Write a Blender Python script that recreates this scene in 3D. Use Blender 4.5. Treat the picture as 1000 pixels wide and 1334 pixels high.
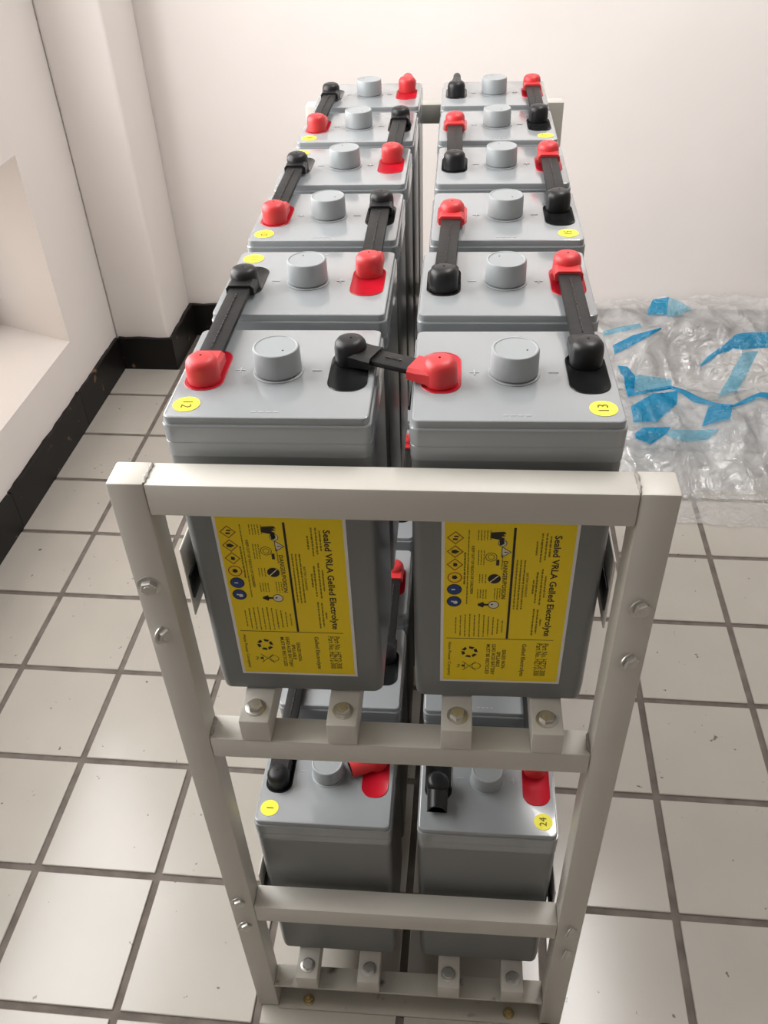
import bpy, bmesh, math, random
from mathutils import Vector, Matrix, noise
random.seed(7)
sc = bpy.context.scene
for o in list(bpy.data.objects): bpy.data.objects.remove(o)
COL = sc.collection
PI = math.pi

# ------------------------------------------------------------------ camera
ZF = 1.033                                   # floor to top of the upper battery lids
CAM = Vector((0.05347, -0.57376, 0.37868 + ZF))
PIT, YAW, ROL, FPX = 0.68496, -0.10436, -0.04339, 1137.33
FW = Vector((math.sin(YAW)*math.cos(PIT), math.cos(YAW)*math.cos(PIT), -math.sin(PIT)))
RT0 = Vector((math.cos(YAW), -math.sin(YAW), 0)); UP0 = RT0.cross(FW)
RT = RT0*math.cos(ROL) + UP0*math.sin(ROL); UP = UP0*math.cos(ROL) - RT0*math.sin(ROL)
cd = bpy.data.cameras.new('camera'); cam = bpy.data.objects.new('camera', cd); COL.objects.link(cam)
cd.sensor_fit = 'HORIZONTAL'; cd.sensor_width = 36; cd.lens = FPX/1000*36; cd.clip_start = .02
M3 = Matrix((RT, UP, -FW)).transposed()
cam.matrix_world = Matrix.Translation(CAM) @ M3.to_4x4()
sc.camera = cam
def ray(u, v): return (FW + RT*((u-500)/FPX) - UP*((v-667)/FPX)).normalized()

# ------------------------------------------------------------------ world, daylight, exposure
vs = sc.view_settings
vs.view_transform = 'Standard'; vs.look = 'None'; vs.gamma = 1; vs.use_curve_mapping = False
vs.exposure = 0.0
w = bpy.data.worlds.new('world'); sc.world = w; w.use_nodes = True
bg = w.node_tree.nodes['Background']; bg.inputs[0].default_value = (1, .95, .90, 1); bg.inputs[1].default_value = .8
RA = 0.019                                   # the room is turned a little against the rack
RROT = (0, 0, -RA)
def r2w(x, y, z=0):
    c, s = math.cos(RA), math.sin(RA)
    return Vector((x*c + y*s, -x*s + y*c, z))
def area(name, loc, rot, sx, sy, energy, col):
    l = bpy.data.lights.new(name, 'AREA'); l.shape = 'RECTANGLE'; l.size = sx; l.size_y = sy
    l.energy = energy; l.color = col
    o = bpy.data.objects.new(name, l); COL.objects.link(o); o.location = loc; o.rotation_euler = rot
    return o
WX = -1.072                                  # plaster of the left wall (room frame)
XR, YF, YB, HC = 3.9, -3.6, 2.083, 2.75      # right, front, back walls, ceiling
WIN = (-.32, 1.38, .90, 2.55)                # window in the left wall: y0 y1 z0 z1
NICH = (.55, 1.545, .252, .764)              # low recessed window
area('window_daylight', r2w(WX-.14, (WIN[0]+WIN[1])/2, (WIN[2]+WIN[3])/2), (0, -PI/2, -RA), WIN[3]-WIN[2]-.12, WIN[1]-WIN[0]-.12, 60, (1, .985, .975))
area('low_window_daylight', r2w(WX-.24, 1.1, (NICH[2]+NICH[3])/2), (0, -PI/2, -RA), .40, .8, .75, (1, .83, .68))

ADDED_LAMP = (.55, 1.0)                            # added unseen fill lamp above the rack, lifts the right side (room frame)
area('ceiling_lamp_light', r2w(*ADDED_LAMP, HC-.085), (0, 0, -RA), .26, 1.16, 18, (1, .965, .95))

# ------------------------------------------------------------------ materials
def mat(name, col, rough=.5, spec=.5, metal=0, nscale=0, namt=0, bump=0, bscale=60, coat=0):
    m = bpy.data.materials.new(name); m.use_nodes = True
    nt = m.node_tree; b = nt.nodes['Principled BSDF']
    b.inputs['Base Color'].default_value = (*col, 1); b.inputs['Roughness'].default_value = rough
    b.inputs['Specular IOR Level'].default_value = spec; b.inputs['Metallic'].default_value = metal
    b.inputs['Coat Weight'].default_value = coat
    tc = nt.nodes.new('ShaderNodeTexCoord')
    if namt:
        n = nt.nodes.new('ShaderNodeTexNoise'); n.inputs['Scale'].default_value = nscale; n.inputs['Detail'].default_value = 6
        r = nt.nodes.new('ShaderNodeValToRGB')
        r.color_ramp.elements[0].position = .3; r.color_ramp.elements[1].position = .7
        r.color_ramp.elements[0].color = (*[c*(1-namt) for c in col], 1); r.color_ramp.elements[1].color = (*[min(1, c*(1+namt*.4)) for c in col], 1)
        nt.links.new(tc.outputs['Object'], n.inputs['Vector']); nt.links.new(n.outputs['Fac'], r.inputs['Fac'])
        nt.links.new(r.outputs['Color'], b.inputs['Base Color'])
    if bump:
        n2 = nt.nodes.new('ShaderNodeTexNoise'); n2.inputs['Scale'].default_value = bscale; n2.inputs['Detail'].default_value = 4
        bp = nt.nodes.new('ShaderNodeBump'); bp.inputs['Strength'].default_value = bump; bp.inputs['Distance'].default_value = .002
        nt.links.new(tc.outputs['Object'], n2.inputs['Vector']); nt.links.new(n2.outputs['Fac'], bp.inputs['Height'])
        nt.links.new(bp.outputs['Normal'], b.inputs['Normal'])
    return m
def add_spots(m, col, scale, thr, random_obj=True, soft=.03):
    """specks of dirt with a shape of their own over a plain base colour"""
    nt = m.node_tree; b = nt.nodes['Principled BSDF']
    tc = nt.nodes.new('ShaderNodeTexCoord'); n = nt.nodes.new('ShaderNodeTexNoise'); n.noise_dimensions = '4D'
    n.inputs['Scale'].default_value = scale; n.inputs['Detail'].default_value = 3
    nt.links.new(tc.outputs['Object'], n.inputs['Vector'])
    if random_obj:
        oi = nt.nodes.new('ShaderNodeObjectInfo'); mu = nt.nodes.new('ShaderNodeMath'); mu.operation = 'MULTIPLY'; mu.inputs[1].default_value = 40
        nt.links.new(oi.outputs['Random'], mu.inputs[0]); nt.links.new(mu.outputs[0], n.inputs['W'])
    r = nt.nodes.new('ShaderNodeValToRGB'); r.color_ramp.elements[0].position = thr; r.color_ramp.elements[1].position = thr+soft
    nt.links.new(n.outputs['Fac'], r.inputs['Fac'])
    mx = nt.nodes.new('ShaderNodeMix'); mx.data_type = 'RGBA'
    old = b.inputs['Base Color'].links
    if old: nt.links.new(old[0].from_socket, mx.inputs['A'])
    else: mx.inputs['A'].default_value = b.inputs['Base Color'].default_value
    mx.inputs['B'].default_value = (*col, 1)
    nt.links.new(r.outputs['Color'], mx.inputs['Factor']); nt.links.new(mx.outputs['Result'], b.inputs['Base Color'])
M = {}
M['wall'] = mat('plaster', (.84, .795, .772), .85, .2, 0, 3, .03, .12, 30)
M['ceil'] = mat('ceiling_paint', (.86, .85, .83), .9, .2)
M['tile'] = mat('ceramic_tile', (.475, .448, .400), .20, .6, 0, 6, .05, .05, 14)
add_spots(M['tile'], (.16, .13, .10), 60, .70)
M['grout'] = mat('grout', (.20, .175, .155), .9, .2, 0, 25, .3, .3, 200)
M['base'] = mat('black_marble', (.009, .0075, .007), .42, .25, 0, 12, .3)
add_spots(M['base'], (.16, .09, .05), 26, .66)
M['case'] = mat('grey_plastic_case', (.19, .199, .200), .28, .5, 0, 9, .05)
M['lid'] = mat('grey_plastic_lid', (.28, .300, .312), .17, .6, 0, 5, .03, coat=.35)
M['mark'] = mat('raised_mark', (.40, .415, .42), .3)
M['cap'] = mat('grey_plastic_cap', (.31, .335, .345), .4, .45)
M['red'] = mat('red_rubber', (.60, .036, .04), .42, .5)
M['redpad'] = mat('red_pad', (.44, .005, .018), .3, .5)
M['black'] = mat('black_rubber', (.011, .011, .012), .38, .35)
M['blackpad'] = mat('black_pad', (.009, .010, .010), .2, .4)
M['strap'] = mat('black_sleeve', (.013, .013, .013), .5, .25, 0, 40, .2, .15, 120)
M['paint'] = mat('light_grey_enamel', (.56, .54, .49), .42, .45, 0, 8, .06, .1, 40)
add_spots(M['paint'], (.25, .23, .20), 22, .74, False)
M['dirty'] = mat('stained_enamel', (.46, .44, .39), .5, .4, 0, 8, .15, .1, 40)
add_spots(M['dirty'], (.10, .085, .065), 34, .62, False, .10)
M['weld'] = mat('weld_metal', (.36, .34, .31), .6, .4, 0, 60, .3)
M['zinc'] = mat('zinc_steel', (.58, .57, .54), .34, .5, .85, 60, .15)
M['brass'] = mat('yellow_zinc', (.50, .40, .20), .4, .5, .8, 60, .3)
M['yellow'] = mat('yellow_paper', (.90, .66, .006), .5, .4)
M['sticker'] = mat('yellow_sticker', (.93, .86, .06), .5, .4)
M['white'] = mat('white_paper', (.78, .77, .75), .5, .4)
M['ink'] = mat('black_ink', (.035, .03, .02), .6, .3)
M['inkfine'] = mat('fine_ink', (.13, .10, .010), .6, .3)
M['inkred'] = mat('red_ink', (.50, .08, .02), .6, .3)
M['inkblue'] = mat('blue_ink', (.03, .06, .22), .6, .3)
M['inkpale'] = mat('pale_ink', (.75, .70, .55), .6, .3)
M['pencil'] = mat('pen_ink', (.14, .12, .02), .6, .3)
M['strapprint'] = mat('grey_print', (.06, .057, .055), .6, .3)
M['lampglow'] = mat('lamp_diffuser', (.9, .9, .9), .4)  # glowing face of the added fill lamp
M['lampglow'].node_tree.nodes['Principled BSDF'].inputs['Emission Color'].default_value = (1, .97, .94, 1)
M['lampglow'].node_tree.nodes['Principled BSDF'].inputs['Emission Strength'].default_value = 3
M['door'] = mat('cream_door_paint', (.70, .66, .60), .45, .4, 0, 4, .3)  # pale so the added door bounces fill onto the fronts
M['frame'] = mat('window_paint', (.75, .75, .74), .4, .4)
M['hole'] = mat('dark_hole', (.006, .006, .006), .8, .1)  # near-black colour paints the shade inside small holes
def glass_mat():
    m = bpy.data.materials.new('window_glass'); m.use_nodes = True; nt = m.node_tree
    nt.nodes.remove(nt.nodes['Principled BSDF']); out = nt.nodes['Material Output']
    t = nt.nodes.new('ShaderNodeBsdfTransparent'); g = nt.nodes.new('ShaderNodeBsdfGlossy'); g.inputs['Roughness'].default_value = .02
    mx = nt.nodes.new('ShaderNodeMixShader'); mx.inputs[0].default_value = .07
    nt.links.new(t.outputs[0], mx.inputs[1]); nt.links.new(g.outputs[0], mx.inputs[2]); nt.links.new(mx.outputs[0], out.inputs[0])
    return m
M['glass'] = glass_mat()
def film_mat(name, col, tcol, amt, lo, hi, scale):
    """thin plastic film: mostly clear, milky where it is wrinkled, glossy"""
    m = bpy.data.materials.new(name); m.use_nodes = True; nt = m.node_tree; out = nt.nodes['Material Output']
    nt.nodes.remove(nt.nodes['Principled BSDF'])
    tc = nt.nodes.new('ShaderNodeTexCoord'); n = nt.nodes.new('ShaderNodeTexNoise')
    n.inputs['Scale'].default_value = scale; n.inputs['Detail'].default_value = 5; n.inputs['Distortion'].default_value = 1.2
    mp = nt.nodes.new('ShaderNodeMapRange'); mp.inputs['From Min'].default_value = .3; mp.inputs['From Max'].default_value = .7
    mp.inputs['To Min'].default_value = lo; mp.inputs['To Max'].default_value = hi
    nt.links.new(tc.outputs['Object'], n.inputs['Vector']); nt.links.new(n.outputs['Fac'], mp.inputs['Value'])
    bp = nt.nodes.new('ShaderNodeBump'); bp.inputs['Strength'].default_value = .7; bp.inputs['Distance'].default_value = .01
    n2 = nt.nodes.new('ShaderNodeTexNoise'); n2.inputs['Scale'].default_value = scale*2.5; n2.inputs['Detail'].default_value = 4; n2.inputs['Distortion'].default_value = 2
    nt.links.new(tc.outputs['Object'], n2.inputs['Vector']); nt.links.new(n2.outputs['Fac'], bp.inputs['Height'])
    tr = nt.nodes.new('ShaderNodeBsdfTransparent'); tr.inputs['Color'].default_value = (*tcol, 1)
    df = nt.nodes.new('ShaderNodeBsdfDiffuse'); df.inputs['Color'].default_value = (*col, 1)
    tl = nt.nodes.new('ShaderNodeBsdfTranslucent'); tl.inputs['Color'].default_value = (*col, 1)
    gl = nt.nodes.new('ShaderNodeBsdfGlossy'); gl.inputs['Roughness'].default_value = .16
    for s in (df, tl, gl): nt.links.new(bp.outputs['Normal'], s.inputs['Normal'])
    a = nt.nodes.new('ShaderNodeMixShader'); a.inputs[0].default_value = .45
    nt.links.new(df.outputs[0], a.inputs[1]); nt.links.new(tl.outputs[0], a.inputs[2])
    b = nt.nodes.new('ShaderNodeMixShader'); nt.links.new(mp.outputs[0], b.inputs[0])
    nt.links.new(tr.outputs[0], b.inputs[1]); nt.links.new(a.outputs[0], b.inputs[2])
    c = nt.nodes.new('ShaderNodeMixShader'); c.inputs[0].default_value = amt
    nt.links.new(b.outputs[0], c.inputs[1]); nt.links.new(gl.outputs[0], c.inputs[2]); nt.links.new(c.outputs[0], out.inputs[0])
    return m
M['film'] = film_mat('clear_film', (.93, .93, .94), (.97, .98, .99), .10, .12, .52, 9)
M['film2'] = film_mat('milky_film', (.93, .92, .92), (.97, .97, .97), .10, .30, .72, 10)
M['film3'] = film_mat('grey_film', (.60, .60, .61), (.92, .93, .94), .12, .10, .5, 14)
M['blue'] = film_mat('blue_band', (.0, .33, .62), (.25, .70, .92), .06, .66, .95, 16)
M['paleblue'] = film_mat('pale_blue_band', (.22, .56, .74), (.60, .87, .97), .06, .30, .70, 16)

# ------------------------------------------------------------------ mesh helpers
def link(name, me, material, parent=None, loc=None, rot=None):
    o = bpy.data.objects.new(name, me); COL.objects.link(o)
    if material is not None and not me.materials: me.materials.append(material)
    if parent: o.parent = parent
    if loc is not None: o.location = loc
    if rot is not None: o.rotation_euler = rot
    return o
def fin(bm, name, angle=35):
    me = bpy.data.meshes.new(name); bm.normal_update(); bm.to_mesh(me); bm.free()
    if angle:
        for p in me.polygons: p.use_smooth = True
        me.set_sharp_from_angle(angle=math.radians(angle))
    return me
def add_box(bm, x0, x1, y0, y1, z0, z1, bev=0, seg=2, mtx=None):
    r = bmesh.ops.create_cube(bm, size=1); vs_ = r['verts']
    for v in vs_:
        v.co = Vector((x0 if v.co.x < 0 else x1, y0 if v.co.y < 0 else y1, z0 if v.co.z < 0 else z1))
    if bev:
        es = list({e for v in vs_ for e in v.link_edges})
        rb = bmesh.ops.bevel(bm, geom=es, offset=bev, segments=seg, profile=.5, affect='EDGES')
        vs_ = list({v for f in rb['faces'] for v in f.verts} | {v for v in vs_ if v.is_valid})
    if mtx is not None:
        for v in vs_: v.co = mtx @ v.co
    return vs_
def box_mesh(name, *a, bev=0, seg=2):
    bm = bmesh.new(); add_box(bm, *a, bev=bev, seg=seg); return fin(bm, name)
def rr_ring(hx, hy, r, z, n=5, cx=0, cy=0):
    pts = []
    for k, (sx, sy) in enumerate(((1, 1), (-1, 1), (-1, -1), (1, -1))):
        for i in range(n+1):
            a = PI/2*(k + i/n)
            pts.append((cx + sx*(hx-r) + r*math.cos(a), cy + sy*(hy-r) + r*math.sin(a), z))
    return pts
def add_loft(bm, rings, cap0=True, cap1=True):
    vr = [[bm.verts.new(p) for p in r] for r in rings]
    n = len(vr[0])
    for a, b in zip(vr, vr[1:]):
        for i in range(n): bm.faces.new((a[i], a[(i+1) % n], b[(i+1) % n], b[i]))
    if cap0: bm.faces.new(list(reversed(vr[0])))
    if cap1: bm.faces.new(vr[-1])
    return vr
def add_lathe(bm, prof, n=32, cx=0, cy=0, cap0=True, cap1=True):
    rings = [[(cx + r*math.cos(2*PI*i/n), cy + r*math.sin(2*PI*i/n), z) for i in range(n)] for r, z in prof]
    return add_loft(bm, rings, cap0, cap1)
def add_tube(bm, pts, r, n=12):
    pts = [Vector(p) for p in pts]; rings = []
    for i, p in enumerate(pts):
        t = (pts[min(i+1, len(pts)-1)] - pts[max(i-1, 0)]).normalized()
        a = t.cross(Vector((1, 0, 0)) if abs(t.x) < .8 else Vector((0, 0, 1))).normalized(); b = t.cross(a)
        rings.append([p + (a*math.cos(2*PI*k/n) + b*math.sin(2*PI*k/n))*r for k in range(n)])
    add_loft(bm, rings)
def empty(name, loc=(0, 0, 0), rot=(0, 0, 0)):
    o = bpy.data.objects.new(name, None); COL.objects.link(o); o.location = loc; o.rotation_euler = rot
    o.empty_display_size = .05
    return o
def tag(o, label, cat, group=None):
    o['label'] = label; o['category'] = cat
    if group: o['group'] = group
    return o
def struct(name, me, m, parent=None):
    o = link(name, me, m, parent, rot=None if parent else RROT)
    if not parent: o['kind'] = 'structure'
    return o

# ------------------------------------------------------------------ the room
TH = .30
floor = struct('floor', box_mesh('floor', WX-TH, XR, YF, YB, -.06, -.0035), M['grout'])
PX, PY, OX, OY = .2154, .2190, .0644 + (.4375-.0644)*.955, -.5728 + (.176+.5728)*.955
G = .0122
bm = bmesh.new()
hx, hy = (PX-G)/2, (PY-G)/2
add_loft(bm, [rr_ring(hx, hy, .002, -.006, 1), rr_ring(hx, hy, .002, -.0012, 1), rr_ring(hx-.0012, hy-.0012, .0015, 0, 1)], False, True)
tile_me = fin(bm, 'tile', 40)
cut = {}
def tile_piece(x0, x1, y0, y1):
    key = (round(x1-x0, 4), round(y1-y0, 4))
    if key not in cut:
        b = bmesh.new(); a, c = (x1-x0)/2, (y1-y0)/2
        add_loft(b, [rr_ring(a, c, .001, -.006, 1), rr_ring(a, c, .001, -.0012, 1), rr_ring(a-.0012, c-.0012, .0006, 0, 1)], False, True)
        cut[key] = fin(b, 'tile', 40)
    return cut[key]
PILX, PILY = -.888, 1.833                     # the corner pillar
far = bmesh.new()
for i in range(-7, 18):
    for j in range(-19, 10):
        x0, x1 = OX + i*PX + G/2, OX + (i+1)*PX - G/2
        y0, y1 = OY + j*PY + G/2, OY + (j+1)*PY - G/2
        x0, x1, y0, y1 = max(x0, WX+.004), min(x1, XR), max(y0, YF), min(y1, YB-.004)
        if x1-x0 < .01 or y1-y0 < .01: continue
        cx = (x0+x1)/2
        if cx < PILX and y1 > PILY:
            if y0 > PILY-.02: continue
            y1 = PILY
        if i > 6 or j < -9:
            add_box(far, x0, x1, y0, y1, -.006, 0); continue
        me = tile_piece(x0, x1, y0, y1)
        t = link('tile', me, M['tile'], floor, (cx, (y0+y1)/2, random.uniform(-.0004, .0004)), (random.uniform(-.0012, .0012), random.uniform(-.0012, .0012), 0))
o = link('tile_field', fin(far, 'tile_field', 0), M['tile'], floor); o['kind'] = 'stuff'
struct('ceiling', box_mesh('ceiling', WX-TH, XR, YF, YB, HC, HC+.1), M['ceil'])
struct('wall_back', box_mesh('wall_back', WX-TH, XR, YB, YB+.2, -.06, HC), M['wall'])
struct('wall_right', box_mesh('wall_right', XR, XR+.2, YF, YB, -.06, HC), M['wall'])
# front wall behind the camera; unseen added door blocks sky light and bounces fill
bm = bmesh.new()
add_box(bm, WX-TH, -.9, YF-.2, YF, -.06, HC); add_box(bm, 2.9, XR+.2, YF-.2, YF, -.06, HC); add_box(bm, -.9, 2.9, YF-.2, YF, 2.25, HC)
struct('wall_front', fin(bm, 'wall_front', 0), M['wall'])
bm = bmesh.new(); add_box(bm, -.9, 2.9, YF-.12, YF-.08, 0, 2.25)
dr = struct('door_1', fin(bm, 'door_1', 0), M['door'])
for k in range(4): struct('door_panel', box_mesh('door_panel', -.82+k*.95, -.03+k*.95, YF-.08, YF-.06, .15, 2.1, bev=.006), M['door'], dr)
# corner pillar
struct('trim_1', box_mesh('pillar', WX, PILX-.008, PILY+.008, YB, -.004, HC, bev=.012, seg=4), M['wall'])
# left wall with the window and the low recess with a splayed far jamb
bm = bmesh.new()
ys = [YF, WIN[0], NICH[0], WIN[1], NICH[1], YB]; zs = [-.06, NICH[2], NICH[3], WIN[2], WIN[3], HC]
def quad(*p): bm.faces.new([bm.verts.new(q) for q in p])
for a, b in zip(ys, ys[1:]):
    for c, d in zip(zs, zs[1:]):
        my, mz = (a+b)/2, (c+d)/2
        if NICH[0] < my < NICH[1] and NICH[2] < mz < NICH[3]: continue
        if WIN[0] < my < WIN[1] and WIN[2] < mz < WIN[3]: continue
        quad((WX, a, c), (WX, b, c), (WX, b, d), (WX, a, d))
def reveal(y0, y1, z0, z1, dx, s0, s1):
    A = [(WX, y0, z0), (WX, y1, z0), (WX, y1, z1), (WX, y0, z1)]
    B = [(WX-dx, y0-s0, z0), (WX-dx, y1+s1, z0), (WX-dx, y1+s1, z1), (WX-dx, y0-s0, z1)]
    for k in range(4): quad(A[k], A[(k+1) % 4], B[(k+1) % 4], B[k])
reveal(*WIN, .18, 0, 0); reveal(*NICH, .28, .1, .11)
X2 = WX-TH
for a, b, c, d in ((YF, YB, -.06, NICH[2]), (YF, YB, NICH[3], WIN[2]), (YF, YB, WIN[3], HC), (YF, NICH[0]-.1, NICH[2], NICH[3]), (NICH[1]+.11, YB, NICH[2], NICH[3]), (YF, WIN[0], WIN[2], WIN[3]), (WIN[1], YB, WIN[2], WIN[3])):
    quad((X2, a, c), (X2, b, c), (X2, b, d), (X2, a, d))
bmesh.ops.remove_doubles(bm, verts=bm.verts[:], dist=1e-5)
struct('wall_left', fin(bm, 'wall_left', 0), M['wall'])
def window(name, y0, y1, z0, z1, x, mull):
    bm = bmesh.new(); t = .045
    add_box(bm, x-.02, x+.02, y0, y1, z0, z0+t); add_box(bm, x-.02, x+.02, y0, y1, z1-t, z1)
    add_box(bm, x-.02, x+.02, y0, y0+t, z0+t, z1-t); add_box(bm, x-.02, x+.02, y1-t, y1, z0+t, z1-t)
    w_ = struct(name, fin(bm, name, 0), M['frame'])
    for k in range(mull):
        a, b = y0+t + (y1-y0-2*t)*k/mull, y0+t + (y1-y0-2*t)*(k+1)/mull
        struct('pane', box_mesh('pane', x-.003, x+.003, a+.012, b-.012, z0+t, z1-t), M['glass'], w_)
        if k: struct('mullion', box_mesh('mullion', x-.018, x+.018, a-.015, a+.015, z0+t, z1-t), M['frame'], w_)
window('window_1', WIN[0], WIN[1], WIN[2], WIN[3], WX-.175, 3)
window('window_2', NICH[0]-.09, NICH[1]+.10, NICH[2], NICH[3], WX-.275, 3)
# black skirting tiles with an uneven top edge
def skirting(name, p0, p1, nrm, lens, h=.112):
    base = empty(name, rot=RROT); base['kind'] = 'structure'
    p0, p1 = Vector(p0), Vector(p1); d = (p1-p0).normalized(); n = Vector(nrm); L = (p1-p0).length
    pos = 0; k = 0
    while pos < L-.01:
        ln = min(lens[k % len(lens)], L-pos); k += 1
        bm = bmesh.new(); N = max(4, int(ln/.02)); prev = None
        a0, a1 = pos+.0008, pos+ln-.0008
        seed = random.uniform(0, 50)
        for i in range(N+1):
            s = a0 + (a1-a0)*i/N
            hh = h + .004*noise.noise((s*30+seed, 0, seed)) + .002*noise.noise((s*90, seed, 0))
            b = p0 + d*s
            ring = [bm.verts.new((b.x+n.x*o_, b.y+n.y*o_, z)) for o_, z in ((0, -.002), (.011, -.002), (.011, hh-.002), (.009, hh), (0, hh))]
            if prev:
                for q in range(5): bm.faces.new((prev[q], ring[q], ring[(q+1) % 5], prev[(q+1) % 5]))
            else: bm.faces.new(ring)
            prev = ring
        bm.faces.new(list(reversed(prev)))
        bmesh.ops.recalc_face_normals(bm, faces=bm.faces[:])
        link('skirting_tile', fin(bm, 'skirting_tile', 30), M['base'], base)
        pos += ln
    return base
skirting('baseboard_left', (WX, -1.7), (WX, PILY), (1, 0), (.42, .33, .47, .40, .36))
skirting('baseboard_pillar', (WX+.011, PILY+.008), (PILX, PILY+.008), (0, -1), (.19,))
skirting('baseboard_corner', (PILX-.008, PILY-.003), (PILX-.008, YB), (1, 0), (.14, .11))
skirting('baseboard_back', (PILX, YB), (XR, YB), (0, -1), (.4, .35, .42))

lamp = empty('ceiling_lamp', r2w(*ADDED_LAMP, HC), RROT); tag(lamp, 'long white fluorescent lamp fixed to the ceiling above the rack', 'lamp')
link('housing', box_mesh('housing', -.15, .15, -.62, .62, -.05, 0, bev=.004), M['frame'], lamp)
link('diffuser', box_mesh('diffuser', -.13, .13, -.60, .60, -.075, -.05, bev=.008), M['lampglow'], lamp)
# ------------------------------------------------------------------ battery cells
W, D, HB, P, GAP = .171, .1526, .3364, .17929, .0315
def build_battery_meshes():
    m = {}
    bm = bmesh.new()
    add_loft(bm, [rr_ring(.0815, .0725, .009, -HB), rr_ring(.0835, .0745, .010, -HB+.0025), rr_ring(.0842, .0750, .009, -HB+.02), rr_ring(.0846, .0754, .008, -.0375)], True, True)
    m['case'] = fin(bm, 'case', 35)
    bm = bmesh.new()
    add_loft(bm, [rr_ring(.0846, .0754, .008, -.0380), rr_ring(.0851, .0758, .008, -.0372), rr_ring(.0853, .0760, .008, -.0242), rr_ring(.0849, .0757, .008, -.0238), rr_ring(.0849, .0757, .008, -.0230), rr_ring(.0854, .0761, .008, -.0226), rr_ring(.0855, .0763, .008, -.0078), rr_ring(.0850, .0758, .008, -.0068),
                  rr_ring(.0838, .0746, .007, -.0068), rr_ring(.0838, .0746, .007, -.0018), rr_ring(.0833, .0741, .006, -.0005), rr_ring(.0824, .0732, .006, 0)], True, True)
    m['lid'] = fin(bm, 'lid', 22)
    bm = bmesh.new()
    add_lathe(bm, [(.0218, 0), (.0218, .0008), (.0212, .0011), (.0196, .0011)], 40)
    add_lathe(bm, [(.0188, .0008), (.0188, .0026), (.0203, .0028), (.0200, .0225), (.0194, .0240), (.0184, .0244), (.0176, .0242), (.0172, .0238), (.0060, .0238)], 40)
    m['vent_cap'] = fin(bm, 'vent_cap', 30)
    bm = bmesh.new(); add_lathe(bm, [(.0008, .0230), (.0008, .02395)], 10, .008, -.006); m['pinhole'] = fin(bm, 'pinhole', 0)  # dark disc on the cap top, shade of a pinhole in its colour
    for nm in ('red', 'black'):
        bm = bmesh.new()
        add_loft(bm, [rr_ring(.0170, .0340, .0150, -.001, 8), rr_ring(.0170, .0340, .0150, .0004, 8), rr_ring(.0166, .0336, .0148, .0008, 8), rr_ring(.0160, .0330, .0144, .0004, 8)], True, True)
        m['pad_'+nm] = fin(bm, 'terminal_pad', 40)
    for nm in ('plus', 'minus'):
        bm = bmesh.new(); add_box(bm, -.004, .004, -.0006, .0006, 0, .0005)
        if nm == 'plus': add_box(bm, -.0006, .0006, -.004, .004, 0, .0005)
        m['mark_'+nm] = fin(bm, nm, 0)
    bm = bmesh.new()
    for k in range(4): add_box(bm, -.012+k*.006, -.0078+k*.006, -.0007, .0007, 0, .0003)
    m['emboss'] = fin(bm, 'emboss', 0)
    return m
BM_ = build_battery_meshes()

# ---- the yellow label: lettering as flat print
def text_polys(body, x0, h0, h1, size, bold=0):
    """text that reads downward: starts at height h0, ends at h1, letters' up is +x; millimetres"""
    cu = bpy.data.curves.new('t', 'FONT'); cu.body = body; cu.resolution_u = 2; cu.size = 1; cu.offset = bold
    ob = bpy.data.objects.new('t', cu); COL.objects.link(ob)
    me = bpy.data.meshes.new_from_object(ob)
    xs = [v.co.x for v in me.vertices]; lo, hi = min(xs), max(xs)
    out = ([], [])
    for v in me.vertices:
        out[0].append((x0 + v.co.y*size - size*.35, h0 - (v.co.x-lo)/(hi-lo)*(h0-h1)))
    out[1].extend([tuple(p.vertices) for p in me.polygons])
    bpy.data.objects.remove(ob); bpy.data.curves.remove(cu); bpy.data.meshes.remove(me)
    return out
class Print:
    def __init__(s): s.v, s.f = [], []
    def add(s, polys):
        o = len(s.v); s.v += polys[0]; s.f += [tuple(i+o for i in f) for f in polys[1]]
    def poly(s, pts): s.add((list(pts), [tuple(range(len(pts)))]))
    def rect(s, x0, x1, y0, y1): s.poly([(x0, y0), (x1, y0), (x1, y1), (x0, y1)])
    def text(s, *a, **k): s.add(text_polys(*a, **k))
    def disc(s, x, y, r, n=20, ry=None): s.poly([(x+r*math.cos(2*PI*i/n), y+(ry or r)*math.sin(2*PI*i/n)) for i in range(n)])
    def ring(s, x, y, r, t, n=20, rot=0):
        a = [(x+r*math.cos(2*PI*i/n+rot), y+r*math.sin(2*PI*i/n+rot)) for i in range(n)]
        b = [(x+(r-t)*math.cos(2*PI*i/n+rot), y+(r-t)*math.sin(2*PI*i/n+rot)) for i in range(n)]
        s.add((a+b, [(i, (i+1) % n, n+(i+1) % n, n+i) for i in range(n)]))
    def line(s, x0, y0, x1, y1, t):
        d = Vector((x1-x0, y1-y0)).normalized(); n = Vector((-d.y, d.x))*t/2
        s.poly([(x0+n.x, y0+n.y), (x1+n.x, y1+n.y), (x1-n.x, y1-n.y), (x0-n.x, y0-n.y)])
    def greek(s, x, h0, h1, t=1.1):
        """a line of small print too fine to read: word-long strokes"""
        y = h0
        while y > h1+.5:
            l = min(random.uniform(1.6, 5.0), y-h1)
            # broken strokes, like letters
            q = y
            while q > y-l+.3:
                e = min(random.uniform(.5, .9), q-(y-l)); s.rect(x-t*.62*random.uniform(.6, 1), x+t*.62*random.uniform(.6, 1), q-e, q); q -= e+.28
            y -= l+.75
    def mesh(s, name, z):
        # label plane: x right, height up, facing -y
        me = bpy.data.meshes.new(name); me.from_pydata([(x/1000, -z, y/1000) for x, y in s.v], [], s.f); me.update(); return me
LH = 222
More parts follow.
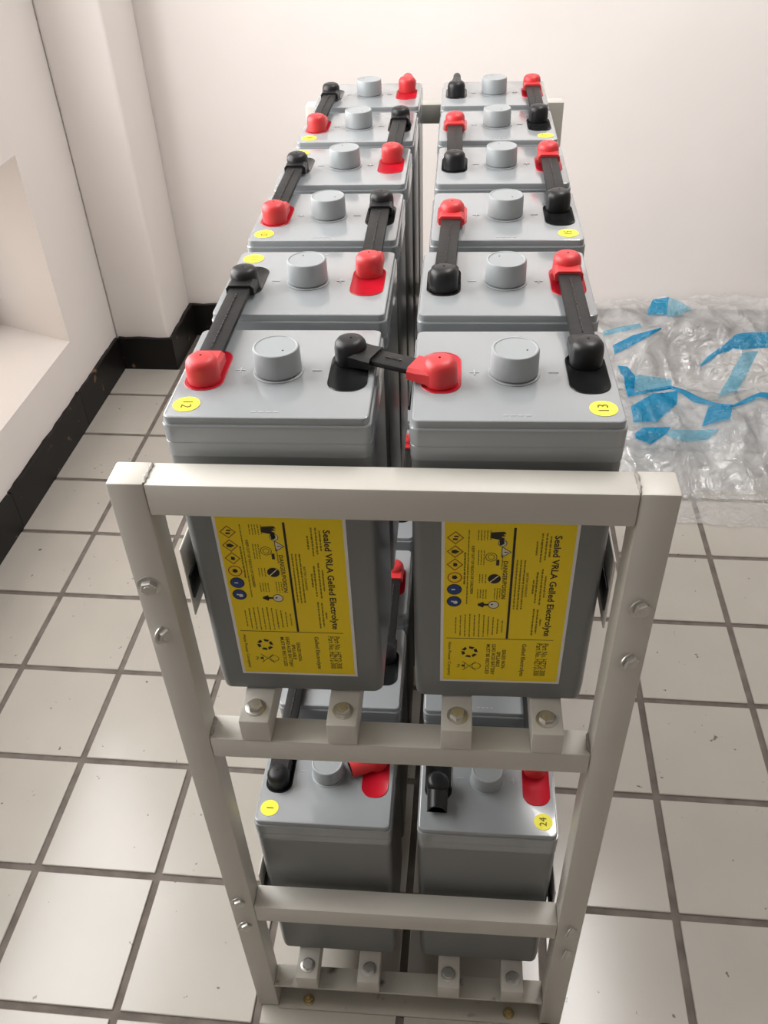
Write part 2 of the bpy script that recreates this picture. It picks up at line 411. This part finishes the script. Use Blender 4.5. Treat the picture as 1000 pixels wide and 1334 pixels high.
def label_meshes():
    random.seed(3)
    k, r, b, p, g, h_ = Print(), Print(), Print(), Print(), Print(), Print()
    k.text('Sealed VRLA Gelled Electrolyte', 41.5, 195, 69, 8.6, bold=.02)
    for x, h0, h1 in ((35.2, 194, 170), (31.7, 197.5, 165), (27.9, 197.4, 163), (23.9, 188, 172), (34.3, 147, 119), (31.0, 155.6, 110), (26.8, 152, 112), (24.0, 142, 124), (33.7, 92, 83), (30.4, 104.5, 72), (26.8, 105.5, 70)): g.greek(x, h0, h1, 1.5)
    k.text('BATTERY CHARGING', 18, 150.6, 120.7, 3.0)
    for x in (14.8, 11.4, 8.0): g.greek(x, 166, 104, 1.4)
    k.rect(3.0, 5.2, 64.3, 203)
    k.rect(-53.3, 48.1, 63.2, 63.9)
    k.text('DANGER/POISON', -2.0, 164.3, 117.5, 5.6, bold=.015)
    # warning triangle
    p.poly([(-6.0, 169), (-6.0, 181), (2.0, 175)]); k.poly([(-4, 174.4), (-4, 175.6), (0, 175.2), (0, 174.8)])
    k.line(-6, 169, -6, 181, .7); k.line(-6, 181, 2, 175, .7); k.line(2, 175, -6, 169, .7)
    # gloved hand with flask, eye wash, no flames, face with shield
    k.poly([(-16.5, 191), (-16.5, 197.5), (-5, 198.5), (-3, 196), (-6, 195.5), (-3.5, 193.5), (-7, 193), (-8, 189)]); k.poly([(-9, 193), (-4.5, 191), (-6, 183), (-8.5, 183)])
    p.disc(-6, 185.5, 3.6); k.ring(-6, 185.5, 4.0, .6); k.rect(-7.5, -4.5, 184, 188)
    k.ring(-15.0, 169.0, 5.2, .6); k.ring(-15, 169, 3.0, .5); k.rect(-10.5, -7.8, 159, 166)
    k.disc(-11.2, 142.7, 5.8); h_.line(-15, 138.6, -7.5, 146.8, .9)
    p.disc(-10.5, 109.7, 4.4); k.ring(-10.5, 109.7, 5.0, .7); k.line(-22, 109.4, -15.5, 109.7, 2.2); k.poly([(-25, 108.4), (-25, 110.6), (-20, 113.2), (-18.6, 109.5), (-20, 105.8)]); k.disc(-12, 110, 1)
    for x in (-16.5, -19.2, -21.8, -24.4, -27): g.greek(x, 200, 188, .9)
    for x in (-21.4, -23.8, -26.2): g.greek(x, 177, 159, .9)
    g.greek(-5.2, 172, 154, .9)
    for x in (-19, -21.8, -24.4): g.greek(x, 148, 137, .9)
    for x in (-18, -20.5, -23, -25.5): g.greek(x, 129, 117.5, .9)
    for x in (-5.5, -7.8, -10.2): g.greek(x, 131, 117, .9)
    k.text('KEEP OUT OF REACH OF CHILDREN', -31.1, 181.8, 123.3, 3.6, bold=.01)
    g.greek(-35.2, 200, 109, 1.1)
    g.greek(-38, 174, 135, 1.5)
    for i in range(11):
        x = -1.2 - i*4.35; q = (0, 2, 4, 5, 7, 8, 7, 8, 7, 6, 3)[i]; g.greek(x, 89+q, 72-q*.8, 1.1)
    # hazard symbols
    for i, h in enumerate((190.8, 174.7, 159.3)):
        k.ring(-46.8, h, 7.4, .45, 4) ; r.ring(-46.8, h, 6.9, .7, 4)
        if i == 0: k.rect(-49, -45, h-2.6, h-.6); k.rect(-48, -44, h+.8, h+2.4)
        elif i == 1: k.poly([(-50, h-1.6), (-50, h+1.6), (-46.5, h+2.4), (-43, h), (-46.5, h-2.4)])
        else: k.poly([(-48.5, h-1.5), (-48, h+2.2), (-45, h+1.4), (-44.5, h-1.2), (-46.4, h-2.4)])
    r.ring(-46.7, 143.5, 6.6, 1.0); k.poly([(-49, 142), (-49, 145.4), (-46, 146.3), (-44, 143.5), (-46, 141.2)])
    for h in (128.5, 113.1): k.ring(-46.8, h, 6.8, 1.0); b.disc(-46.8, h, 5.9)
    h_.rect(-49.5, -46, 127.8, 129.2); h_.disc(-45.5, 112, 2.0); h_.rect(-49.6, -47.2, 112.4, 114)
    # lower strip
    k.text('Part No. HZY2-300', 41.5, 58.6, 11.5, 7.8, bold=.006); k.text('Part No. HZY2-300', 35.6, 58.6, 11.5, 7.8, bold=.006)
    k.text('Gelled Electrolyte', 21.4, 57.7, 10.5, 5.6, bold=.012)
    k.text('SEALED NON-', 2.6, 48.8, 20.6, 5.0, bold=.012); k.text('SPILLABLE', -2.6, 45.5, 23.5, 5.0, bold=.012)
    k.text('LEAD ACID BATTERY', -7.4, 56.1, 11.7, 5.0, bold=.012); k.text('MUST BE RECYCLED', -12.8, 55.9, 12.7, 5.0, bold=.012)
    for i in range(3):
        a = 2*PI*i/3
        for d0 in (0, .95):
            q = [(-30.7+rr*math.cos(a+d0+t), 44.4+rr*math.sin(a+d0+t)) for rr, t in ((5.0, 0), (8.2, 0), (8.2, .7), (5.0, .7))]; k.poly(q)
    k.line(-37, 17.5, -24, 30.5, .6); k.line(-37, 30.5, -24, 17.5, .6); k.ring(-23.5, 24.2, 4.4, .5); k.line(-35, 19, -35, 29, .5); k.disc(-36.5, 24.2, 1.5)
    k.text('Pb', -41, 26, 21.2, 4.2)
    k.text('Haze Power Company', -49.8, 57.9, 9.2, 4.2, bold=.006)
    bk = Print(); bk.rect(-59, 59, 0, LH); y = Print(); y.rect(-56.2, 56.2, 2.8, LH-2.8)
    return dict(paper=bk.mesh('label_border', 0), yellow=y.mesh('label_field', .00012), k=k.mesh('lettering', .00026), p=p.mesh('print_white', .00022), g=g.mesh('small_print', .00024), h=h_.mesh('print_highlights', .00036), r=r.mesh('print_red', .00030), b=b.mesh('print_blue', .00030))
LB = label_meshes()
def digits_mesh(txt, ang):
    cu = bpy.data.curves.new('t', 'FONT'); cu.body = txt; cu.resolution_u = 2; cu.size = .0125; cu.align_x = 'CENTER'; cu.align_y = 'CENTER'
    ob = bpy.data.objects.new('t', cu); COL.objects.link(ob); me = bpy.data.meshes.new_from_object(ob)
    me.transform(Matrix.Rotation(ang, 4, 'Z'))
    bpy.data.objects.remove(ob); bpy.data.curves.remove(cu); me.name = 'number'; return me
bm = bmesh.new(); add_lathe(bm, [(.0112, 0), (.0112, .0002)], 28); sticker_me = fin(bm, 'number_sticker', 0)

PADX, POSTY = .0612, .0168
CENX = {0: -GAP/2-W/2, 1: GAP/2+W/2}
OFF = {(0, 0): (.0010, 0), (0, 1): (.0008, 0), (0, 2): (-.0006, 0), (0, 3): (-.0012, .001), (0, 4): (-.0006, 0), (0, 5): (-.001, 0),
       (1, 0): (-.0008, 0), (1, 1): (-.0026, 0), (1, 2): (.0026, 0), (1, 3): (.0028, .001), (1, 4): (.0010, 0), (1, 5): (.0006, 0)}
ROTZ = {(1, 0): .014, (0, 0): .008, (1, 1): .004}
ZTOP = {1: ZF, 0: ZF-.592}
def make_battery(tier, col, row, label, sticker=None, rot=False, with_label=True):
    ox, oy = OFF[(col, row)] if tier else (random.uniform(-.001, .001), 0)
    rz = (PI if rot else 0) + (ROTZ.get((col, row), random.uniform(-.003, .003)) if tier else random.uniform(-.004, .004))
    z = ZTOP[tier]
    e = empty('battery_cell', (CENX[col]+ox, row*P + D/2 + oy, z), (0, 0, rz))
    tag(e, label, 'battery', 'upper tier battery cells' if tier else 'lower tier battery cells')
    link('case', BM_['case'], M['case'], e)
    lid = link('lid', BM_['lid'], M['lid'], e)
    vc = link('vent_cap', BM_['vent_cap'], M['cap'], e, (0, -.001 if not rot else .001, 0), (0, 0, random.uniform(-.6, .6)))
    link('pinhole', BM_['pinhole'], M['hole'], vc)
    for nm, sx, sy in (('red', -1, -1), ('black', 1, 1)):
        o = link('terminal_pad', BM_['pad_'+nm], M['redpad' if nm == 'red' else 'blackpad'], e, (sx*PADX, 0, 0))
        o['label'] = nm + ' terminal recess'
    link('polarity_mark', BM_['mark_plus'], M['mark'], lid, (-PADX+.028, 0, 0))
    link('polarity_mark', BM_['mark_minus'], M['mark'], lid, (PADX-.028, 0, 0))
    link('moulded_mark', BM_['emboss'], M['mark'], lid, (0, -.066, 0))
    if with_label:
        o = link('label_sticker', LB['paper'], M['white'], e, (0.0, -.0760, -.310)); o['label'] = 'yellow printed warning label with white border'
        # the case leans in very slightly towards the base
        for key, mm in (('yellow', 'yellow'), ('k', 'ink'), ('g', 'inkfine'), ('p', 'inkpale'), ('h', 'inkpale'), ('r', 'inkred'), ('b', 'inkblue')):
            q = link({'g': 'small_print', 'h': 'symbol_highlights', 'yellow': 'label_field', 'k': 'lettering', 'p': 'symbol_ground', 'r': 'red_symbols', 'b': 'blue_symbols'}[key], LB[key], M[mm], o)
            if key != 'yellow': q['kind'] = 'stuff'
    if sticker:
        num, sx, sy, ang = sticker
        s = -1 if rot else 1
        o = link('number_sticker', sticker_me, M['sticker'], e, (s*sx*.0675, s*sy*.0555, .0002), (0, 0, 0)); o['label'] = 'round yellow number sticker'
        link('number', digits_mesh(num, ang + (PI if rot else 0)), M['pencil'], o, (0, 0, .0006))
    return e
ORD = ['front', 'second', 'third', 'fourth', 'fifth', 'rearmost']
def place(tier, col):
    t = 'upper' if tier else 'lower'; side = ('window side', 'plastic bag side')[col]
    for row in range(6):
        rot = bool(row % 2) if tier else not (row % 2)
        if tier and col == 0: num = str(12-row)
        elif tier: num = str(13+row)
        elif col == 0: num = str(1+row)
        else: num = str(24-row)
        st = None
        ang = -PI/2 if col == 0 else PI/2
        if tier and col == 0 and row < 5: st = (num, -1, -1 if row % 2 == 0 else 1, ang)
        elif tier and col == 1 and row % 2 == 0: st = (num, 1, -1, ang)
        elif not tier and row == 0: st = (num, -1 if col == 0 else 1, -1, ang)
        if row == 0:
            lab = {(1, 0): 'yellow-labelled front battery stickered 12, upper row on the window side', (1, 1): 'yellow-labelled front battery stickered 13, upper row on the plastic bag side',
                   (0, 0): 'plain-fronted front battery with an almost blank sticker, lower row on the window side', (0, 1): 'plain-fronted front battery stickered 24, lower row on the plastic bag side'}[(tier, col)]
        else:
            lab = f'grey battery, {ORD[row]} of the {t} tier row on the {side}' if row < 5 else f'grey battery, rearmost of the {t} tier row on the {side}'
        make_battery(tier, col, row, lab, st, rot)
for tier in (1, 0):
    for col in (0, 1): place(tier, col)

def term(tier, col, row, colour):
    """world position of a terminal"""
    rot = bool(row % 2) if tier else not (row % 2)
    sx, sy = (-1, -1) if colour == 'red' else (1, 1)
    if rot: sx, sy = -sx, -sy
    ox, oy = OFF[(col, row)] if tier else (0, 0)
    return Vector((CENX[col]+ox + sx*PADX, row*P + D/2 + oy + sy*POSTY, ZTOP[tier]+.0008))

# ------------------------------------------------------------------ connectors: strap with a rubber boot on each end
def boot_mesh(name, open_end=False):
    """boot round the post, its sleeve pointing to +x"""
    bm = bmesh.new()
    add_lathe(bm, [(.0140, 0), (.0141, .005), (.0140, .0138), (.0133, .0178), (.0113, .0206), (.0080, .0220), (.0040, .0225)], 32)
    rings = []
    sec = lambda hw, z0, z1, x: [(x, y, z) for y, z in ((-hw, z0), (hw, z0), (hw, z1-.003), (hw-.003, z1), (-hw+.003, z1), (-hw, z1-.003))]
    add_loft(bm, [sec(.0134, .0015, .0140, .002), sec(.0134, .0020, .0138, .0110), sec(.0135, .0026, .0132, .0165), sec(.0138, .0034, .0134, .0250)])
    bmesh.ops.recalc_face_normals(bm, faces=bm.faces[:])
    me = fin(bm, name, 40); return me
BOOT = {c: boot_mesh(c+'_boot') for c in ('red', 'black')}
bm = bmesh.new(); add_lathe(bm, [(.0010, .0215), (.0010, .0227)], 10, .001, .0); NUB = fin(bm, 'vent_hole', 0)  # dark disc on the boot top, a hole's shade as colour
def boot(parent, colour, loc, ang):
    o = link('red_boot' if colour == 'red' else 'black_boot', BOOT[colour], M[colour], parent, loc, (0, 0, ang))
    o['label'] = colour + ' rubber terminal boot'
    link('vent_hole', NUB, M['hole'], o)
    return o
def connector(a, ca, b, cb, label, group=None):
    d = b-a; L = d.length; ang = math.atan2(d.y, d.x)
    e = empty('connector_strap', a, (0, 0, ang)); tag(e, label, 'battery connector', group)
    bm = bmesh.new(); add_box(bm, .004, L-.004, -.0106, .0106, .0056, .0106, bev=.0012, seg=2)
    # the strap bows up a little in the middle
    for v in bm.verts: v.co.z += .0012*math.sin(max(0, min(1, v.co.x/L))*PI)
    bar = link('strap', fin(bm, 'strap', 40), M['strap'], e)
    bm = bmesh.new(); x = .034
    rnd = random.Random(int(a.x*1e4)+int(a.y*1e4))
    while x < L-.036:
        l = rnd.uniform(.001, .0035); add_box(bm, x, x+l, -.0006+rnd.uniform(-.0003, .0003), .0006, .0112, .0121); x += l + rnd.uniform(.0006, .0025)
    if bm.verts: link('strap_print', fin(bm, 'strap_print', 0), M['strapprint'], bar)
    else: bm.free()
    boot(e, ca, (0, 0, 0), 0); boot(e, cb, (L, 0, 0), PI)
    return e
names = ['front', 'second', 'third', 'fourth', 'fifth', 'rearmost']
for col in (0, 1):
    side = ('window side', 'plastic bag side')[col]
    for row in range(5):
        ca, cb = ('red', 'black') if col == 0 else ('black', 'red')
        where = f'joining {names[row]} and {names[row+1]} batteries, upper row, {side}'
        connector(term(1, col, row, ca), ca, term(1, col, row+1, cb), cb, 'booted black strap ' + where, 'upper tier connectors')
        ca, cb = ('black', 'red') if col == 0 else ('red', 'black')
        where = f'joining {names[row]} and {names[row+1]} batteries, lower row, {side}'
        connector(term(0, col, row, ca), ca, term(0, col, row+1, cb), cb, 'booted black strap ' + where, 'lower tier connectors')
connector(term(1, 0, 0, 'black'), 'black', term(1, 1, 0, 'red'), 'red', 'short slanting black strap with booted ends joining batteries numbered 12 and 13')
# cables dropping behind the rack from the upper to the lower tier
def jumper(col, colour_up, colour_dn, label):
    a, b = term(1, col, 5, colour_up), term(0, col, 5, colour_dn)
    e = empty('jumper_cable', a); tag(e, label, 'cable')
    bm = bmesh.new(); yb = 1.108
    pts = [a+Vector((0, .008, .010)), a+Vector((0, .030, .011)), Vector((a.x, 1.040, a.z+.009)), Vector((a.x, 1.068, a.z+.002)), Vector((a.x, yb-.012, a.z-.016)), Vector((a.x, yb, a.z-.04))]
    for k in range(1, 6): pts.append(Vector((a.x+(b.x-a.x)*k/6, yb+.004*math.sin(k), a.z-.04+(b.z+.04-a.z+.04)*k/6)))
    pts += [Vector((b.x, yb, b.z+.04)), Vector((b.x, yb-.014, b.z+.018)), Vector((b.x, yb-.045, b.z+.011)), b+Vector((0, .010, .010))]
    add_tube(bm, [p-a for p in pts], .0062, 12)
    link('cable', fin(bm, 'cable', 50), M['strap'], e)
    for t_, c_ in ((a, colour_up), (b, colour_dn)):
        o = boot(e, c_, t_-a, PI/2)
        bm = bmesh.new(); add_tube(bm, [(.006, 0, .012), (.018, 0, .0135), (.027, 0, .0130)], .0088, 16)
        if t_ == a: link('cable_sleeve', fin(bm, 'cable_sleeve', 50), M[c_], o)
        else: bm.free()
jumper(0, 'red', 'black', 'black cable from red boot on rearmost upper battery of the window side row')
jumper(1, 'black', 'red', 'black cable from black boot on rearmost upper battery of the plastic bag side row')
# loose boots on the two end terminals
def free_boot(colour, loc, ang, label):
    e = empty('terminal_boot', loc, (0, 0, ang)); tag(e, label, 'terminal cover')
    bm = bmesh.new()
    add_lathe(bm, [(.0140, 0), (.0141, .005), (.0140, .0138), (.0133, .0178), (.0113, .0206), (.0080, .0220), (.0040, .0225)], 32)
    arch = lambda x, r, h: [(x, r*math.cos(PI*i/10), .004+h*math.sin(PI*i/10)) for i in range(11)]
    o_, i_ = arch, arch
    R = [arch(.004, .0130, .0145), arch(.0180, .0128, .0140), arch(.0360, .0124, .0136), arch(.0360, .0102, .0112), arch(.0250, .0102, .0112)]
    add_loft(bm, R, True, True)
    bmesh.ops.recalc_face_normals(bm, faces=bm.faces[:])
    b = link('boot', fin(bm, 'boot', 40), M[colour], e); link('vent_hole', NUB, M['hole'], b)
    h = bmesh.new(); add_loft(h, [arch(.0252, .0101, .0111), arch(.0256, .0101, .0111)]); link('opening', fin(h, 'opening', 0), M['hole'], b)  # dark sheet paints the shade inside the sleeve mouth
free_boot('black', term(0, 1, 0, 'black'), -PI/2, 'empty black rubber boot opening forward on battery numbered 24')
free_boot('red', term(0, 0, 0, 'red'), math.radians(205), 'loose twisted red rubber boot on battery numbered 1')

# ------------------------------------------------------------------ the steel rack
rack = empty('battery_rack', (0, 0, 0))
tag(rack, 'pale grey welded steel two tier battery rack on tiled floor', 'rack')
XO, XI, T = .2255, .1945, .031
ZTP = ZF-.037
Y0, Y1 = -.040, 1.055
HEX = {}
def hex_mesh(r=.0078, h=.0062):
    bm = bmesh.new()
    add_lathe(bm, [(r*1.35, 0), (r*1.35, .0012), (r*1.28, .0014)], 24)
    rings = [[(rr*math.cos(PI/3*i+.2), rr*math.sin(PI/3*i+.2), z) for i in range(6)] for rr, z in ((r, .001), (r, h-.001), (r*.90, h))]
    add_loft(bm, rings)
    add_lathe(bm, [(r*.55, h-.0002), (r*.5, h+.0004)], 16)
    return fin(bm, 'bolt', 30)
HEXM = hex_mesh()
def bolt(parent, loc, rot): return link('bolt', HEXM, M['zinc'], parent, loc, rot)
def weld(parent, p0, p1, r=.0022):
    bm = bmesh.new(); p0, p1 = Vector(p0), Vector(p1); n = 14; rings = []
    d = (p1-p0).normalized(); a = d.cross(Vector((.3, .5, .8))).normalized(); b = d.cross(a)
    for i in range(n+1):
        q = p0.lerp(p1, i/n); rr = r*(.7+.5*random.random())
        if i in (0, n): rr *= .4
        rings.append([q + (a*math.cos(2*PI*k/8)+b*math.sin(2*PI*k/8))*rr + Vector((random.uniform(-1, 1), random.uniform(-1, 1), random.uniform(-1, 1)))*.0006 for k in range(8)])
    add_loft(bm, rings); link('weld_seam', fin(bm, 'weld_seam', 60), M['weld'], parent)
for back in (0, 1):
    y0 = Y1 if back else Y0; y1 = y0+T; fy = y1 if back else y0
    posts = []
    for s in (-1, 1):
        xa, xb = sorted((s*XI, s*XO))
        posts.append(link('post', box_mesh('post', xa, xb, y0, y1, 0, ZTP, bev=.0022), M['paint'], rack))
    link('top_beam', box_mesh('top_beam', -XI, XI, y0, y1, ZTP-.0325, ZTP-.0005, bev=.0020), M['paint'], rack)
    link('middle_beam', box_mesh('middle_beam', -XI, XI, y0, y1, ZF-.400, ZF-.3685, bev=.0020), M['paint'], rack)
    link('lower_beam', box_mesh('lower_beam', -XI, XI, y0, y1, ZF-.764, ZF-.727, bev=.0020), M['paint'], rack)
    bm = bmesh.new(); wy = (y0, y0+.004) if back else (y1-.004, y1)
    add_box(bm, -XI, XI, y0, y1, .067, .071, bev=.0006, seg=1); add_box(bm, -XI, XI, *wy, .004, .067); add_box(bm, -XI, XI, y0-(0 if back else .004), y1+(.004 if back else 0), .0004, .0044, bev=.0006, seg=1)
    bb = link('base_channel', fin(bm, 'base_channel', 30), M['dirty'], rack)
    for x in (-.150, .150):
        bm = bmesh.new(); add_lathe(bm, [(.0085, 0), (.0085, .0012), (.0060, .0014)], 20); add_lathe(bm, [(.0062, .001), (.0062, .0062), (.0054, .0068)], 6); add_lathe(bm, [(.0032, .006), (.0032, .0150), (.0026, .0156)], 14)
        link('anchor_bolt', fin(bm, 'anchor_bolt', 35), M['brass'], bb, (x, (y0+y1)/2-.006, .0044))
    for k, zz in enumerate(((.884, .822, .319, .256), (.875, .808, .294, .232))):
        for z in zz:
            bolt(posts[k], ((-.212, .2115)[k], fy, z), (-PI/2 if back else PI/2, 0, random.uniform(0, 1)))
    for s in (-1, 1):
        weld(posts[(s+1)//2], (s*XI, y0+.002, ZTP-.0003), (s*XI, y1-.002, ZTP-.0003), .0016)
        weld(posts[(s+1)//2], (s*(XI-.0008), y0+.004, ZF-.3684), (s*(XI-.0008), y1-.004, ZF-.3684), .0026)
SX = (-.144, -.055, .060, .150)
for tier in (1, 0):
    zt = ZTOP[tier]-HB
    for x in SX:
        bm = bmesh.new(); z0, z1 = zt-.0315, zt-.0004
        xa, xb = x-.0155, x+.0155
        add_box(bm, xa, xb, Y0-.0008, Y1+T+.0008, z0 + (0 if tier else -.002), z1, bev=.0018)
        r = link('support_rail', fin(bm, 'support_rail', 30), M['paint'], rack)
        for yy in (Y0+.0175, Y1+.0175): bolt(r, (x+random.uniform(-.001, .001), yy, z1), (0, 0, random.uniform(0, 1)))
for zc in (.850, .275):
    for s in (-1, 1):
        bm = bmesh.new()
        xa, xb = sorted((s*.1926, s*.1944)); add_box(bm, xa, xb, -.002, Y1, zc-.042, zc+.042, bev=.0006, seg=1)
        sr = link('side_rail', fin(bm, 'side_rail', 30), M['paint'], rack)
        xa, xb = sorted((s*.1904, s*.1927)); pd = link('rubber_pad', box_mesh('rubber_pad', xa, xb, .001, 1.04, zc-.022, zc+.006, bev=.001), M['black'], sr); pd['label'] = 'black rubber buffer strip'  # near-black strip along the rail beside the batteries

# ------------------------------------------------------------------ heap of plastic bags by the back wall
def smooth(a, b, x): t = max(0, min(1, (x-a)/(b-a))); return t*t*(3-2*t)
def crease(x, y, s, seed):
    v = 0; amp = 1
    for o_ in range(3):
        v += amp*(1-abs(noise.noise((x*s + .4*noise.noise((y*3, x*3, seed)), y*s*.8 + x*.5*s, seed+o_*7.3)))*2.4); amp *= .45; s *= 2.1
    return v
def h_front(x, y):
    edge = 1.22 + .05*noise.noise((x*3.2, 4.1, 0)) + .10*smooth(.50, .36, x)
    b = .115*smooth(edge, 1.50, y)**.7*(1-.55*smooth(1.48, 1.68, y))*smooth(.30, .46, x)
    return b + (.024*crease(x, y, 5.0, 1.0)-.006)*smooth(edge-.02, edge+.18, y)*smooth(.30, .42, x) + .003
def h_rear(x, y):
    b = (.06 + .105*smooth(1.66, 1.86, y) - .03*smooth(1.90, 2.06, y) + .05*smooth(.80, 1.05, x))*smooth(1.62, 1.70, y)*smooth(.30, .42, x)
    v = b + (.026*crease(x, y, 5.5, 9.0)-.008)*smooth(1.62, 1.74, y) + .003
    return max(v, h_front(x, y)+.006) if y < 1.70 else v
def h_all(x, y): return h_front(x, y) if y < 1.60 else h_rear(x, y)
def film(parent, hf, x0, x1, y0, y1, m, nx=90, ny=70, dz=0, lo=.0015, name='film'):
    verts, faces, idx = [], [], {}
    for i in range(nx+1):
        for j in range(ny+1):
            x, y = x0+(x1-x0)*i/nx, y0+(y1-y0)*j/ny
            xx = x + .012*noise.noise((x*14, y*14, 3)); yy = y + .012*noise.noise((x*14, y*14, 8))
            z = hf(x, y)+dz
            wob = .5+.5*noise.noise((x*5, y*5, 17))
            border = min(x-x0, x1-x, y-y0) < .05*wob
            if z < lo-.004 or border: continue
            idx[i, j] = len(verts); verts.append(r2w(xx, min(yy, YB-.014), max(z, lo)))
    for i in range(nx):
        for j in range(ny):
            q = [(i, j), (i+1, j), (i+1, j+1), (i, j+1)]
            if all(k in idx for k in q): faces.append([idx[k] for k in q])
    me = bpy.data.meshes.new(name); me.from_pydata(verts, [], faces); me.update()
    for p in me.polygons: p.use_smooth = True
    me.set_sharp_from_angle(angle=math.radians(28))
    return link(name, me, m, parent)
def w2r(p):
    c, s = math.cos(RA), math.sin(RA); return (p.x*c - p.y*s, p.x*s + p.y*c)
def hit(hf, u, v, off):
    d = ray(u, v); t = 1.0
    for k in range(900):
        p = CAM + d*t; x, y = w2r(p)
        if p.z <= hf(x, y)+off or y > YB-.02 or p.z < .003: return p
        t += .002
    return p
def band(parent, hf, a, b, m, off=.006, n=8):
    """a strip of coloured film lying on the heap between two edge lines"""
    def sample(pl, t):
        L = [((pl[i+1][0]-pl[i][0])**2+(pl[i+1][1]-pl[i][1])**2)**.5 for i in range(len(pl)-1)]; s = t*sum(L)
        for i, l in enumerate(L):
            if s <= l or i == len(L)-1: f = min(1, s/l); return (pl[i][0]+(pl[i+1][0]-pl[i][0])*f, pl[i][1]+(pl[i+1][1]-pl[i][1])*f)
            s -= l
    N = n*3; verts, faces = [], []; K = 5
    for i in range(N+1):
        p, q = sample(a, i/N), sample(b, i/N)
        for k in range(K+1):
            u, v = p[0]+(q[0]-p[0])*k/K, p[1]+(q[1]-p[1])*k/K
            verts.append(hit(hf, u, v, off) + Vector((0, 0, .003*math.sin(k/K*PI))))
    for i in range(N):
        for k in range(K):
            o = i*(K+1)+k; faces.append((o, o+1, o+K+2, o+K+1))
    me = bpy.data.meshes.new('blue_band'); me.from_pydata(verts, [], faces); me.update()
    for p in me.polygons: p.use_smooth = True
    o = link('blue_band', me, m, parent); o['label'] = 'blue printed band of the bag'
    return o
bagA = empty('plastic_bag'); tag(bagA, 'crumpled clear plastic bag with looping blue bands, lying in front on the tiles', 'plastic bag')
bagB = empty('plastic_bag'); tag(bagB, 'crumpled clear plastic bag with thick blue strap, pushed up against the back wall', 'plastic bag')
film(bagA, h_front, .34, 1.55, 1.10, 1.69, M['film'], 150, 80)
film(bagA, lambda x, y: h_front(x, y)*.55 + .008*crease(x, y, 9, 33), .38, 1.50, 1.22, 1.64, M['film'], 100, 50, dz=-.004, name='film_underside')
film(bagB, h_rear, .34, 1.55, 1.56, 2.07, M['film2'], 150, 60)
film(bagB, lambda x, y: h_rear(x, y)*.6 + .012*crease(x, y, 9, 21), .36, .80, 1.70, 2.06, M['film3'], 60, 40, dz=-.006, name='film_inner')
def zp(*pts): return [(750+.25*x, 350+.25*y) for x, y in pts]
def B(parent, a, b, m, n=8): band(parent, h_all, zp(*a), zp(*b), M[m], n=n)
B(bagB, [(190, 400), (300, 345), (440, 308)], [(200, 445), (310, 390), (445, 316)], 'blue')
B(bagB, [(140, 325), (240, 300), (330, 285)], [(140, 350), (240, 330), (340, 305)], 'paleblue')
B(bagB, [(372, 220), (400, 160), (485, 148)], [(372, 240), (420, 238), (472, 240)], 'blue')
B(bagB, [(485, 150), (540, 170), (600, 208)], [(475, 250), (530, 245), (600, 214)], 'paleblue')
B(bagB, [(1060, 328), (870, 334), (830, 343), (770, 398), (690, 453), (645, 503)], [(1060, 405), (900, 418), (790, 432), (740, 445), (700, 478), (648, 512)], 'blue', 14)
B(bagA, [(215, 505), (268, 510), (312, 563), (304, 650)], [(232, 545), (250, 560), (255, 610), (270, 668)], 'blue')
B(bagA, [(310, 550), (400, 562), (492, 574)], [(300, 648), (400, 632), (500, 612)], 'paleblue')
B(bagA, [(272, 655), (380, 630), (490, 608), (565, 630), (640, 668), (720, 698), (820, 709), (900, 668), (960, 643), (1060, 650)], [(272, 668), (380, 645), (490, 628), (550, 650), (610, 695), (720, 716), (820, 722), (900, 695), (960, 668), (1060, 692)], 'blue', 16)
B(bagA, [(285, 718), (400, 650), (530, 638)], [(300, 800), (420, 797), (525, 705)], 'blue')
B(bagA, [(860, 440), (800, 560), (735, 672)], [(950, 430), (900, 530), (838, 640)], 'paleblue', 10)
B(bagA, [(690, 718), (672, 770), (655, 822)], [(815, 716), (810, 750), (800, 785)], 'blue')
B(bagA, [(305, 858), (350, 828), (500, 824)], [(312, 885), (390, 916), (470, 862)], 'blue')
B(bagA, [(500, 838), (620, 842), (745, 836)], [(470, 866), (570, 905), (690, 888)], 'paleblue')
